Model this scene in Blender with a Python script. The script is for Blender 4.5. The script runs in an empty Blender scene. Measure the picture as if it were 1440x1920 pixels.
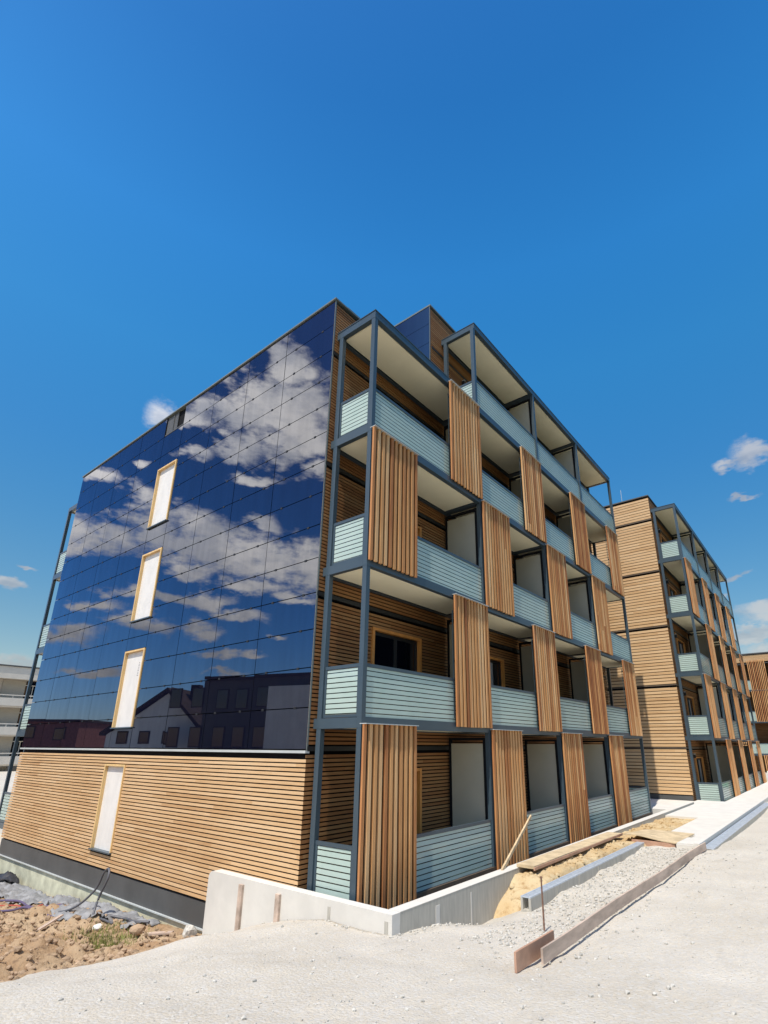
import bpy, bmesh, math, random
import numpy as np
from mathutils import Vector, Matrix, noise
random.seed(7)
S = bpy.context.scene
COL = S.collection
R = math.radians

# ------------------------------------------------------------------ camera
CAM = Vector((-6.5491, -6.2344, 2.6049))
az, pi_, ro = 0.6572, 0.3229, 0.0016
F = Vector((math.cos(pi_)*math.cos(az), math.cos(pi_)*math.sin(az), math.sin(pi_)))
Rt = Vector((math.sin(az), -math.cos(az), 0)); Up = Rt.cross(F)
Rt, Up = Rt*math.cos(ro)+Up*math.sin(ro), -Rt*math.sin(ro)+Up*math.cos(ro)
cd = bpy.data.cameras.new('camera')
cam = bpy.data.objects.new('camera', cd); COL.objects.link(cam)
m = Matrix((Rt, Up, -F)).transposed().to_4x4(); m.translation = CAM
cam.matrix_world = m
cd.sensor_fit = 'HORIZONTAL'; cd.sensor_width = 36; cd.lens = 979.085/1440*36
cd.shift_x = -(783.87-720)/1440; cd.shift_y = (1070.35-960)/1440
cd.clip_start = .05; cd.clip_end = 2000
S.camera = cam

# ------------------------------------------------------------------ sun, exposure
SUN_EL, SUN_AZ = 62.0, 190.8          # azimuth counted from +X, anticlockwise
sd = bpy.data.lights.new('sun', 'SUN'); sd.energy = 5.0; sd.angle = R(.53); sd.color = (1, .945, .85)
sun = bpy.data.objects.new('sun', sd); COL.objects.link(sun)
to_sun = Vector((math.cos(R(SUN_EL))*math.cos(R(SUN_AZ)), math.cos(R(SUN_EL))*math.sin(R(SUN_AZ)), math.sin(R(SUN_EL))))
sun.rotation_euler = (-to_sun).to_track_quat('-Z', 'Y').to_euler()
S.view_settings.view_transform = 'Standard'; S.view_settings.look = 'None'
S.view_settings.exposure = 0; S.view_settings.gamma = 1

# ------------------------------------------------------------------ world
class NT:
    """small helper round a node tree"""
    def __init__(s, nt): s.t = nt
    def n(s, typ, **kw):
        nd = s.t.nodes.new(typ)
        for k, v in kw.items():
            if k.startswith('i_'):
                key = k[2:]; key = int(key) if key.isdigit() else key
                s.put(nd.inputs[key], v)
            else: setattr(nd, k, v)
        return nd
    def put(s, sock, v):
        if isinstance(v, bpy.types.NodeSocket): s.t.links.new(v, sock)
        elif isinstance(v, bpy.types.Node): s.t.links.new(v.outputs[0], sock)
        else:
            if hasattr(sock, 'default_value'):
                try: sock.default_value = v
                except Exception: sock.default_value = tuple(v)+(1,)
    def math(s, op, a, b=0., c=0., clamp=False):
        nd = s.n('ShaderNodeMath', operation=op, use_clamp=clamp)
        s.put(nd.inputs[0], a); s.put(nd.inputs[1], b); s.put(nd.inputs[2], c)
        return nd.outputs[0]
    def vmath(s, op, a, b=(0,0,0)):
        nd = s.n('ShaderNodeVectorMath', operation=op); s.put(nd.inputs[0], a); s.put(nd.inputs[1], b)
        return nd.outputs['Value'] if op in ('LENGTH','DOT_PRODUCT') else nd.outputs[0]
    def mix(s, f, a, b, typ='MIX'):
        nd = s.n('ShaderNodeMix', data_type='RGBA', blend_type=typ)
        s.put(nd.inputs[0], f); s.put(nd.inputs[6], a); s.put(nd.inputs[7], b)
        return nd.outputs[2]
    def ramp(s, f, stops):
        nd = s.n('ShaderNodeValToRGB'); s.put(nd.inputs[0], f)
        e = nd.color_ramp.elements
        while len(e) < len(stops): e.new(.5)
        for q, (p, c) in zip(e, stops):
            q.position = p; q.color = (c, c, c, 1) if not hasattr(c, '__len__') else tuple(c)+(1,)
        return nd.outputs[0]
    def maprange(s, v, a, b, c=0., d=1., smooth=True):
        nd = s.n('ShaderNodeMapRange', interpolation_type='SMOOTHSTEP' if smooth else 'LINEAR')
        for i, x in enumerate((v, a, b, c, d)): s.put(nd.inputs[i], x)
        return nd.outputs[0]
    def noise(s, vec, scale, detail=4, rough=.55, dist=0.):
        nd = s.n('ShaderNodeTexNoise'); s.put(nd.inputs['Vector'], vec)
        nd.inputs['Scale'].default_value = scale; nd.inputs['Detail'].default_value = detail
        nd.inputs['Roughness'].default_value = rough; nd.inputs['Distortion'].default_value = dist
        return nd
W = bpy.data.worlds.new('World'); S.world = W; W.use_nodes = True
wt = NT(W.node_tree); W.node_tree.nodes.clear()
sky = wt.n('ShaderNodeTexSky', sky_type='NISHITA', sun_disc=False, sun_elevation=R(SUN_EL),
           sun_rotation=R(90-SUN_AZ), altitude=300, air_density=1.0, dust_density=.7, ozone_density=3.0)
skyg = wt.mix(1.0, sky, (.80,1.05,1.20,1), 'MULTIPLY')
skyc = wt.n('ShaderNodeHueSaturation', i_Saturation=1.22, i_Value=1.62, i_Color=skyg)
gen = wt.n('ShaderNodeTexCoord').outputs['Generated']
dirv = wt.vmath('NORMALIZE', gen)
sx = wt.n('ShaderNodeSeparateXYZ', i_0=dirv)
AZ = wt.math('MULTIPLY', wt.math('ARCTAN2', sx.outputs[1], sx.outputs[0]), 180/math.pi)
EL = wt.math('MULTIPLY', wt.math('ARCSINE', sx.outputs[2]), 180/math.pi)
ae = wt.n('ShaderNodeCombineXYZ', i_0=AZ, i_1=EL).outputs[0]
stretch = wt.vmath('MULTIPLY', dirv, (1, 1, 2.0))
warpn = wt.noise(stretch, 5.5, 5, .6)
warp = wt.vmath('MULTIPLY', wt.vmath('SUBTRACT', warpn.outputs['Color'], (.5, .5, .5)), (9, 7, 0))
p = wt.vmath('ADD', ae, warp)
# cumulus banks: (azimuth, elevation, half width, half height) in degrees
BANKS = [
 # the broken cumulus field behind the photographer, mirrored by the glass facade
 (126.0,34.5,6.0,4.2),(120.5,19.6,8.5,2.1),(129.5,18.8,4.6,2.5),(127.0,34.0,5.0,3.6),(121.5,33.5,3.2,2.0),(125.0,19.6,6.0,1.8),(130.5,19.4,3.6,2.0),(118.0,20.4,5.0,1.9),
 (128.0,35.5,4.5,3.2),(125.5,38.8,3.6,2.4),(130.0,32.0,4.2,2.6),(123.0,35.2,4.2,2.0),(126.5,31.5,4.0,2.2),
 (119.0,33.0,3.6,1.3),(121.0,30.4,3.4,1.3),(115.5,31.5,2.2,.9),(130.5,28.6,3.4,1.1),(123.5,27.6,3.0,.8),
 (117.0,29.0,2.0,.7),(125.0,22.6,1.7,.9),(127.6,38.5,1.6,1.0),
 (113.0,20.6,3.4,1.9),(117.5,20.6,3.8,2.2),(122.0,19.2,4.6,2.2),(127.5,18.9,4.2,2.0),(131.0,17.8,3.2,2.2),
 (109.5,18.6,3.0,1.5),(106.0,18.2,2.4,1.6),(124.0,16.2,4.5,1.0),(117.0,17.2,4.0,1.1),(129.0,15.0,2.5,.7),
 (115.0,14.0,3.4,.8),(119.5,14.2,3.0,.9),(122.5,12.6,2.8,.7),(111.5,23.4,2.0,1.2),(110.0,12.0,1.8,.7),
 (113.2,11.0,2.6,.9),(118.0,11.2,2.6,.8),(108.0,9.2,3.0,.8),(121.0,9.0,2.4,.45),(124.5,9.2,2.0,.4),(127.0,11.0,1.4,.35),
 (108.2,24.6,1.4,.8),(112.5,26.6,1.1,.5),(111.0,6.6,3.0,.5),(122.5,7.0,2.4,.4),
 # small clouds seen directly
 (67.0,31.2,1.7,1.5),(77.6,14.0,1.5,.5),(75.8,16.0,.9,.25),(75.0,6.5,5.0,1.0),
 (1.0,26.2,1.7,1.2),(3.0,25.6,.9,.5),(2.8,23.4,1.1,.25),(4.8,15.4,1.2,.4),
 (3.2,10.9,2.6,1.2),(5.4,9.6,1.8,.6),(3.4,8.0,3.0,1.2),(6.4,13.4,.8,.3),
 # unseen ones round the rest of the sky
 (180,25,14,5),(215,30,12,5),(250,22,16,5),(300,26,14,4),(330,14,12,3),(160,14,9,3),(150,32,7,3),
]
dens = -3.
for (a, e, wa, we) in BANKS:
    if a > 180: a -= 360
    d = wt.vmath('LENGTH', wt.vmath('MULTIPLY', wt.vmath('SUBTRACT', p, (a, e, 0)), (1/wa/1.25, 1/we/1.25, 0)))
    d = wt.math('SUBTRACT', 1.0, d)
    dens = wt.math('MAXIMUM', dens, d)
fine = wt.noise(stretch, 22, 6, .62).outputs['Fac']
dens = wt.math('ADD', dens, wt.math('MULTIPLY', wt.math('SUBTRACT', fine, .5), 1.9))
cover = wt.maprange(dens, .0, .72)
shade = wt.noise(wt.vmath('ADD', stretch, (.03, 0, .07)), 11, 4, .6).outputs['Fac']
ccol = wt.mix(wt.maprange(shade, .36, .64), (5.6, 5.6, 5.8, 1), (9.2, 8.7, 8.1, 1))
elf = wt.math('DIVIDE', EL, 90, clamp=True)
tone = wt.ramp(elf, [(.05,(.60,.30,.19)), (.13,(.66,.33,.23)), (.31,(.74,.43,.36)), (.42,(.85,.52,.43)), (.53,(.83,.53,.47)), (.67,(.56,.41,.40)), (.78,(.50,.37,.38))])
skyt = wt.mix(1.0, skyc.outputs[0], wt.mix(1.0, tone, (3,3,3,1), 'MULTIPLY'), 'MULTIPLY')
skyt = wt.mix(wt.maprange(wt.math('ABSOLUTE', wt.math('SUBTRACT', AZ, 119)), 30, 16), skyt, wt.mix(1.0, skyc.outputs[0], wt.mix(wt.maprange(EL, 9, 36), (1.05,.92,1.08,1), (1.35,.66,.76,1)), 'MULTIPLY'))   # cleaner, deeper blue between the clouds on the sunward side
sundot = wt.vmath('DOT_PRODUCT', dirv, tuple(to_sun))
ccol = wt.mix(1.0, ccol, wt.maprange(sundot, .12, .56, .92, 3.3), 'MULTIPLY')
final = wt.mix(wt.math('MULTIPLY', cover, wt.maprange(AZ, 85, 100, .62, .94)), skyt, ccol)
bg = wt.n('ShaderNodeBackground', i_Color=final, i_Strength=.085)
wo = wt.n('ShaderNodeOutputWorld', i_Surface=bg)

# ------------------------------------------------------------------ mesh helpers
class MB:
    def __init__(s): s.v = []; s.f = []
    def box(s, x0, x1, y0, y1, z0, z1):
        b = len(s.v)
        s.v += [(x0,y0,z0),(x1,y0,z0),(x1,y1,z0),(x0,y1,z0),(x0,y0,z1),(x1,y0,z1),(x1,y1,z1),(x0,y1,z1)]
        s.f += [tuple(b+i for i in q) for q in ((0,3,2,1),(4,5,6,7),(0,1,5,4),(1,2,6,5),(2,3,7,6),(3,0,4,7))]
        return s
    def obox(s, c, ax, ay, az_):
        """box with centre c and half axes ax, ay, az_"""
        c, ax, ay, az_ = map(Vector, (c, ax, ay, az_)); b = len(s.v)
        for k in (-1, 1):
            for (i, j) in ((-1,-1),(1,-1),(1,1),(-1,1)): s.v.append(tuple(c+ax*i+ay*j+az_*k))
        s.f += [tuple(b+i for i in q) for q in ((0,3,2,1),(4,5,6,7),(0,1,5,4),(1,2,6,5),(2,3,7,6),(3,0,4,7))]
        return s
    def prism(s, poly, z0, z1):
        b = len(s.v); n = len(poly)
        s.v += [(x, y, z0) for x, y in poly]+[(x, y, z1) for x, y in poly]
        s.f += [tuple(b+n-1-i for i in range(n)), tuple(b+n+i for i in range(n))]
        s.f += [(b+i, b+(i+1) % n, b+n+(i+1) % n, b+n+i) for i in range(n)]
        return s
    def tube(s, pts, r, n=8):
        pts = [Vector(q) for q in pts]; b = len(s.v); ref = Vector((.31, .2, .93))
        for i, q in enumerate(pts):
            d = (pts[min(i+1, len(pts)-1)]-pts[max(i-1, 0)]).normalized()
            u = d.cross(ref).normalized(); w = d.cross(u)
            rr = r[i] if hasattr(r, '__len__') else r
            for k in range(n):
                t = 2*math.pi*k/n; s.v.append(tuple(q+u*math.cos(t)*rr+w*math.sin(t)*rr))
        for i in range(len(pts)-1):
            for k in range(n):
                s.f.append((b+i*n+k, b+i*n+(k+1) % n, b+(i+1)*n+(k+1) % n, b+(i+1)*n+k))
        s.f.append(tuple(b+k for k in reversed(range(n)))); s.f.append(tuple(b+(len(pts)-1)*n+k for k in range(n)))
        return s
    def blob(s, c, r, seed, sq=(1,1,.7), sub=1, amp=.25):
        bm = bmesh.new(); bmesh.ops.create_icosphere(bm, subdivisions=sub, radius=1)
        b = len(s.v); c = Vector(c)
        for v in bm.verts:
            q = v.co*(1+amp*noise.noise(v.co*1.7+Vector((seed*3.1, seed*1.7, seed))))
            s.v.append((c.x+q.x*r*sq[0], c.y+q.y*r*sq[1], c.z+q.z*r*sq[2]))
        s.f += [tuple(b+v.index for v in f.verts) for f in bm.faces]
        bm.free(); return s
    def build(s, name, mat, parent=None, smooth=False, loc=None):
        me = bpy.data.meshes.new(name); me.from_pydata(s.v, [], s.f); me.update()
        if smooth: me.polygons.foreach_set('use_smooth', [True]*len(me.polygons))
        o = bpy.data.objects.new(name, me); COL.objects.link(o); me.materials.append(mat)
        if parent: o.parent = parent
        if loc: o.location = loc
        return o
def tag(o, label=None, cat=None, group=None, kind=None):
    for k, v in (('label', label), ('category', cat), ('group', group), ('kind', kind)):
        if v: o[k] = v
    return o
def empty(name, loc=(0,0,0), rz=0.):
    o = bpy.data.objects.new(name, None); COL.objects.link(o); o.location = loc; o.rotation_euler.z = rz
    o.empty_display_size = .2
    return o

# ------------------------------------------------------------------ materials
def new_mat(name):
    mt = bpy.data.materials.new(name); mt.use_nodes = True
    nt = NT(mt.node_tree); b = mt.node_tree.nodes['Principled BSDF']
    return mt, nt, b
def simple(name, col, rough=.6, var=.12, nscale=3., spec=.4, bump=0., bscale=40., metal=0., stretch=(1,1,1)):
    mt, nt, b = new_mat(name)
    co = nt.n('ShaderNodeTexCoord').outputs['Object']
    co = nt.vmath('MULTIPLY', co, stretch)
    nz = nt.noise(co, nscale, 5, .6).outputs['Fac']
    c2 = tuple(max(0, min(1, c*(1+var))) for c in col); c1 = tuple(c*(1-var) for c in col)
    nt.put(b.inputs['Base Color'], nt.mix(nt.maprange(nz, .3, .7), c1+(1,), c2+(1,)))
    b.inputs['Roughness'].default_value = rough; b.inputs['Specular IOR Level'].default_value = spec
    b.inputs['Metallic'].default_value = metal
    if bump:
        bn = nt.n('ShaderNodeBump', i_Strength=bump, i_Distance=.01, i_Height=nt.noise(co, bscale, 5, .65).outputs['Fac'])
        nt.put(b.inputs['Normal'], bn)
    return mt
def wood(name, cols, axis, pitch, grain, length, rough=.7, tone=.36):
    """timber with its own tone per board; axis = the axis boards are stacked along, length axis is the other"""
    mt, nt, b = new_mat(name)
    co = nt.n('ShaderNodeTexCoord').outputs['Object']
    s = nt.n('ShaderNodeSeparateXYZ', i_0=co)
    if axis == 'z':
        idx = nt.math('FLOOR', nt.math('DIVIDE', s.outputs[2], pitch))
        along = nt.math('ADD', s.outputs[0], s.outputs[1])
    else:
        idx = nt.math('FLOOR', nt.math('DIVIDE', nt.math('ADD', s.outputs[0], s.outputs[1]), pitch))
        along = s.outputs[2]
    w0 = nt.n('ShaderNodeTexWhiteNoise', noise_dimensions='1D', i_W=idx).outputs['Value']
    seg = nt.math('FLOOR', nt.math('ADD', nt.math('DIVIDE', along, length), nt.math('MULTIPLY', w0, 7.)))
    w1 = nt.n('ShaderNodeTexWhiteNoise', noise_dimensions='2D', i_Vector=nt.n('ShaderNodeCombineXYZ', i_0=idx, i_1=seg)).outputs['Value']
    g = nt.noise(nt.vmath('MULTIPLY', co, grain), 1.0, 6, .65, .3).outputs['Fac']
    big = nt.noise(co, .55, 3, .5).outputs['Fac']
    f = nt.math('ADD', nt.math('MULTIPLY', w1, tone), nt.math('MULTIPLY', nt.math('SUBTRACT', g, .16), .75))
    f = nt.math('ADD', f, nt.math('MULTIPLY', nt.math('SUBTRACT', big, .5), .5), clamp=True)
    nt.put(b.inputs['Base Color'], nt.ramp(f, [(i/(len(cols)-1), c) for i, c in enumerate(cols)]))
    b.inputs['Roughness'].default_value = rough; b.inputs['Specular IOR Level'].default_value = .25
    bn = nt.n('ShaderNodeBump', i_Strength=.35, i_Distance=.004, i_Height=g); nt.put(b.inputs['Normal'], bn)
    return mt
PITCH = .0745
M = {}
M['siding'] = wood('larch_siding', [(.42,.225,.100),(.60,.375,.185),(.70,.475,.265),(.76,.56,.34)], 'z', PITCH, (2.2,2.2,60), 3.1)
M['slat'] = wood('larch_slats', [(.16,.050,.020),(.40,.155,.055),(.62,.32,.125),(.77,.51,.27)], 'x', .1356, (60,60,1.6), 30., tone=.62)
M['siding_front'] = wood('darkened_larch_siding', [(.17,.066,.025),(.28,.125,.045),(.35,.185,.075),(.40,.245,.115)], 'z', PITCH, (2.2,2.2,60), 3.1)  # darker copy of the siding, balcony shade put into the colour
M['orange'] = simple('oiled_window_timber', (.74,.50,.22), .5, .12, 6, stretch=(1,1,.3))
M['orange_deep'] = simple('deep_orange_timber', (.60,.25,.06), .5, .12, 6, stretch=(1,1,.3))
M['pine'] = simple('pale_sawn_timber', (.60,.45,.27), .8, .2, 5, .2, .3, 60, stretch=(1,1,.4))
M['steel'] = simple('blue_grey_coated_steel', (.052,.078,.097), .33, .05, 2, .5)
M['dark'] = simple('black_membrane', (.012,.012,.014), .9, .1, 4, .1)
M['soffit'] = simple('cream_soffit_board', (.90,.85,.64), .8, .03, 1.5, .2)
M['deckboard'] = simple('pale_grey_deck_slab', (.55,.54,.50), .8, .06, 3, .3)
M['partition'] = simple('grey_screen_board', (.43,.41,.33), .55, .03, 2, .4)
M['flash'] = simple('pale_metal_flashing', (.50,.52,.50), .4, .06, 2, .5)
M['trim'] = simple('grey_green_metal_trim', (.15,.17,.16), .4, .06, 2, .5)
M['plinth'] = simple('dark_plinth_sheet', (.085,.085,.082), .55, .14, 1.3, .4)
M['brownbeam'] = simple('brown_plinth_beam', (.13,.095,.065), .6, .1, 3, .3)
M['found'] = simple('limestained_insulation_board', (.55,.54,.40), .9, .22, 2.2, .2, .4, 30)
M['white'] = simple('white_foil', (.75,.72,.67), .5, .05, 5, .35, .55, 5, stretch=(1,1,.45))
M['lampblack'] = simple('black_plastic', (.02,.02,.02), .5, .1)
M['concrete'] = simple('fresh_concrete', (.64,.605,.54), .85, .05, 2.2, .2, .15, 30)
M['concrete2'] = simple('board_marked_concrete', (.46,.43,.365), .85, .10, 6, .2, .2, 40, stretch=(3,3,.4))
M['galv'] = simple('galvanised_grating', (.52,.57,.62), .4, .12, 14, .5, metal=.2)
M['rust'] = simple('rusty_rebar', (.20,.11,.075), .8, .3, 25, .3, .3, 80)
M['formply'] = simple('red_filmed_formply', (.46,.27,.18), .5, .15, 5, .35)
M['formface'] = simple('worn_formwork_face', (.48,.37,.29), .75, .28, 5, .25, .3, 50, stretch=(.25,1,1))
M['clayboard'] = simple('sandy_plank_face', (.55,.43,.27), .85, .18, 4, .15, .3, 50)
M['hose'] = simple('grey_conduit', (.10,.10,.11), .45, .1)
M['hosep'] = simple('violet_conduit', (.11,.085,.15), .45, .1)
M['hoser'] = simple('red_conduit', (.45,.09,.06), .45, .1)
M['tarp'] = simple('grey_geotextile', (.24,.24,.24), .7, .3, 4, .3, .6, 14)
M['membrane'] = simple('black_bitumen_membrane', (.035,.035,.04), .45, .2, 4, .4, .4, 14)
M['stone'] = simple('limestone_chips', (.49,.46,.40), .9, .3, 17, .2)
M['clod'] = simple('brown_earth_clods', (.34,.24,.155), .95, .4, 3, .1, .4, 40)
M['grass'] = simple('young_grass', (.22,.24,.07), .8, .3, 6, .2)
M['curtain'] = simple('grey_curtain', (.30,.29,.27), .9, .12, 1, .1, stretch=(30,30,.2))
M['render'] = simple('cream_render', (.62,.57,.49), .85, .04, 1.5, .2)
M['blind'] = simple('beige_blind', (.42,.38,.31), .8, .05, 2, .2, stretch=(1,1,6))
M['redpanel'] = simple('red_panel', (.36,.08,.04), .7, .1)
M['greywall'] = simple('grey_house_render', (.10,.088,.078), .9, .08, .8, .2)
M['dimrender'] = simple('pale_house_render', (.85,.82,.80), .9, .06, .8, .2)
M['rooftile'] = simple('brown_roof_tiles', (.05,.03,.024), .8, .2, 2, .2)
M['redbrick'] = simple('red_brick_wall', (.19,.075,.06), .85, .2, 5, .2)
M['greenpl'] = simple('green_plastic', (.05,.42,.14), .5, .1)
M['pinkpl'] = simple('crimson_plastic', (.40,.04,.11), .5, .1)
# window glass
def glass_dark(name, tint, rough, refl, coat=(.003,.004,.008)):
    mt, nt, b = new_mat(name)
    out = mt.node_tree.nodes['Material Output']
    nt.put(b.inputs['Base Color'], coat+(1,)); b.inputs['Roughness'].default_value = .25; b.inputs['Specular IOR Level'].default_value = 0
    gl = nt.n('ShaderNodeBsdfGlossy', i_Color=tint+(1,), i_Roughness=rough)
    fr = nt.n('ShaderNodeFresnel', i_IOR=1.45)
    fac = nt.math('ADD', fr.outputs[0], refl, clamp=True)
    co = nt.n('ShaderNodeTexCoord').outputs['Object']
    dirt = nt.noise(nt.vmath('MULTIPLY', co, (3, 3, .35)), 1.5, 5, .6).outputs['Fac']
    fac = nt.math('MULTIPLY', fac, nt.maprange(dirt, .25, .75, .86, 1.0))
    mx = nt.n('ShaderNodeMixShader', i_0=fac, i_1=b.outputs[0], i_2=gl.outputs[0])
    nt.put(out.inputs[0], mx); return mt
M['pv'] = glass_dark('solar_glass', (.90,.93,1.0), .004, .122, (.004,.005,.014))
M['pane'] = glass_dark('window_glass', (1,1,1), .01, .06)
# frosted railing glass with clear stripes
def railing_glass():
    mt, nt, b = new_mat('frosted_striped_glass')
    out = mt.node_tree.nodes['Material Output']
    co = nt.n('ShaderNodeTexCoord').outputs['Object']
    z = nt.n('ShaderNodeSeparateXYZ', i_0=co).outputs[2]
    fr = nt.math('FRACT', nt.math('DIVIDE', z, 2.85/32))
    gap = nt.math('LESS_THAN', fr, .19)
    nz = nt.noise(co, 1.2, 3).outputs['Fac']
    nt.put(b.inputs['Base Color'], nt.mix(nt.maprange(nz, .3, .7), (.58,.71,.63,1), (.65,.77,.69,1)))
    b.inputs['Roughness'].default_value = .16; b.inputs['Specular IOR Level'].default_value = .8
    tl = nt.n('ShaderNodeBsdfTranslucent', i_Color=(.60,.74,.72,1))
    fro = nt.n('ShaderNodeMixShader', i_0=.30, i_1=b.outputs[0], i_2=tl.outputs[0])
    cl = nt.n('ShaderNodeBsdfTransparent', i_Color=(.30,.38,.36,1))
    gs = nt.n('ShaderNodeBsdfGlossy', i_Roughness=.02)
    clear = nt.n('ShaderNodeMixShader', i_0=.07, i_1=cl.outputs[0], i_2=gs.outputs[0])
    mx = nt.n('ShaderNodeMixShader', i_0=gap, i_1=fro.outputs[0], i_2=clear.outputs[0])
    nt.put(out.inputs[0], mx); return mt
M['frost'] = railing_glass()
def gravel_mat():
    mt, nt, b = new_mat('crushed_limestone')
    co = nt.n('ShaderNodeTexCoord').outputs['Object']
    n1 = nt.noise(co, .35, 4, .6).outputs['Fac']; n2 = nt.noise(co, 45, 4, .7).outputs['Fac']
    vo = nt.n('ShaderNodeTexVoronoi', i_Vector=co); vo.inputs['Scale'].default_value = 34
    vs = nt.n('ShaderNodeSeparateColor', i_0=vo.outputs['Color']).outputs[0]
    base = nt.mix(nt.maprange(n1, .3, .7), (.53,.468,.372,1), (.61,.55,.455,1))
    n3 = nt.noise(nt.vmath('MULTIPLY', co, (.55, 1.7, 1)), 1.9, 5, .65, .4).outputs['Fac']
    base = nt.mix(nt.maprange(n3, .52, .74, 0, .45), base, (.40,.345,.26,1))
    base = nt.mix(nt.math('MULTIPLY', nt.maprange(vs, .0, 1.), .55), base, nt.mix(vs, (.30,.275,.23,1), (.55,.53,.49,1)))
    base = nt.mix(nt.maprange(n2, .60, .70, 0, .75), base, (.14,.12,.09,1))
    yy = nt.n('ShaderNodeSeparateXYZ', i_0=co).outputs[1]
    bounce_cut = nt.maprange(nt.math('ADD', yy, nt.math('MULTIPLY', n1, 3.)), -7.6, -6.6, 1, 0)
    base = nt.mix(bounce_cut, base, nt.mix(nt.maprange(n2, .4, .6), (.055,.075,.025,1), (.11,.085,.05,1)))   # unseen dark ground, added to cut light bounced onto the front
    nt.put(b.inputs['Base Color'], base)
    b.inputs['Roughness'].default_value = .95; b.inputs['Specular IOR Level'].default_value = .15
    h = nt.math('ADD', nt.math('MULTIPLY', vo.outputs['Distance'], -.8), nt.math('MULTIPLY', n2, .8))
    h = nt.math('ADD', h, nt.math('MULTIPLY', nt.noise(co, 9, 4, .6).outputs['Fac'], 1.2))
    nt.put(b.inputs['Normal'], nt.n('ShaderNodeBump', i_Strength=.55, i_Distance=.018, i_Height=h)); return mt
def earth_mat(name, c1, c2, c3, sc):
    mt, nt, b = new_mat(name)
    co = nt.n('ShaderNodeTexCoord').outputs['Object']
    n1 = nt.noise(co, .9, 5, .62).outputs['Fac']; n2 = nt.noise(co, sc, 6, .7).outputs['Fac']
    base = nt.mix(nt.maprange(n1, .35, .65), c1+(1,), c2+(1,))
    base = nt.mix(nt.maprange(n2, .50, .70, 0, .75), base, c3+(1,))
    nt.put(b.inputs['Base Color'], base)
    b.inputs['Roughness'].default_value = .95; b.inputs['Specular IOR Level'].default_value = .12
    h = nt.math('ADD', n2, nt.math('MULTIPLY', nt.noise(co, sc*3.5, 5, .7).outputs['Fac'], .4))
    nt.put(b.inputs['Normal'], nt.n('ShaderNodeBump', i_Strength=.8, i_Distance=.05, i_Height=h)); return mt
M['gravel'] = gravel_mat()
M['earth'] = earth_mat('excavated_earth', (.37,.24,.135), (.46,.34,.215), (.13,.085,.055), 9)
M['clay'] = earth_mat('yellow_clay_fill', (.52,.36,.18), (.60,.47,.28), (.33,.18,.07), 6)

# ------------------------------------------------------------------ ground
CTRL = np.array([(-.3,-.98,.19),(.88,-1.05,.09),(1.85,-1.05,-.16),(3,-1.2,-.1),(5,-1.5,.05),(-.3,.31,.16),(-.3,1.39,-.04),(-.3,2.41,-.35),(-.3,3.4,-.57),
 (-.5,-3.21,.40),(2.0,-1.75,.12),(3.2,-1.75,.18),(5,-1.8,.22),(8,-1.8,.25),(1,-2.6,.30),(6.5,-3.4,.40),(5,-2.8,.30),(20,-3.6,.40),(-4.2,.77,.40),(-3.31,1.37,.15),(-2.2,2.07,-.2),
 (-6.5,-6.2,.92),(-10,-10,1.0),(-2.8,-3.0,.56),(-3.5,-1,.47),(-2,1.2,.16),(-1.4,.2,.22),(10,-6,.45),(3,-6,.5),(30,-8,.4),(40,-3,.35),(20,-2,.25),(18.6,-1.2,.1),(12,-2,.2),(60,-30,.4),(-30,-30,.8),(-30,30,.3),(60,60,.3),(0,60,.1),(-8,0,.6),(-12,6,.45)], float)
_P = CTRL[:, :2]
def _k(A, B): return np.sqrt(((A[:, None]-B[None])**2).sum(-1)+.01)
_w = np.linalg.solve(_k(_P, _P)+np.eye(len(_P))*1e-6, CTRL[:, 2]-.4)
def g_arr(xy): return .4+_k(np.asarray(xy, float), _P)@_w
def G(x, y): return float(g_arr([(x, y)])[0])
EDGE = [(-26,-2.0),(-9,-.9),(-5.6,.1),(-4.19,.77),(-3.31,1.37),(-2.2,2.07),(-1.2,2.75),(-.30,3.42)]
def sdist(X, Y):
    """signed distance to the rim of the excavation, positive in the pit"""
    best = np.full(X.shape, 1e9); sg = np.ones(X.shape)
    for (x0, y0), (x1, y1) in zip(EDGE, EDGE[1:]):
        dx, dy = x1-x0, y1-y0; L2 = dx*dx+dy*dy
        t = np.clip(((X-x0)*dx+(Y-y0)*dy)/L2, 0, 1)
        d = np.hypot(X-x0-t*dx, Y-y0-t*dy); side = np.sign(dx*(Y-y0)-dy*(X-x0))
        mk = d < best; best = np.where(mk, d, best); sg = np.where(mk, side, sg)
    return best*sg
def ss(x, a, b):
    t = np.clip((x-a)/(b-a), 0, 1); return t*t*(3-2*t)
def fbm(X, Y, sc, seed=0., oct_=4):
    o = np.zeros(X.size)
    for i, (x, y) in enumerate(zip(X.ravel(), Y.ravel())): o[i] = noise.fractal(Vector((x*sc+seed, y*sc-seed, seed)), 1., 2., oct_)
    return o.reshape(X.shape)
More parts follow.
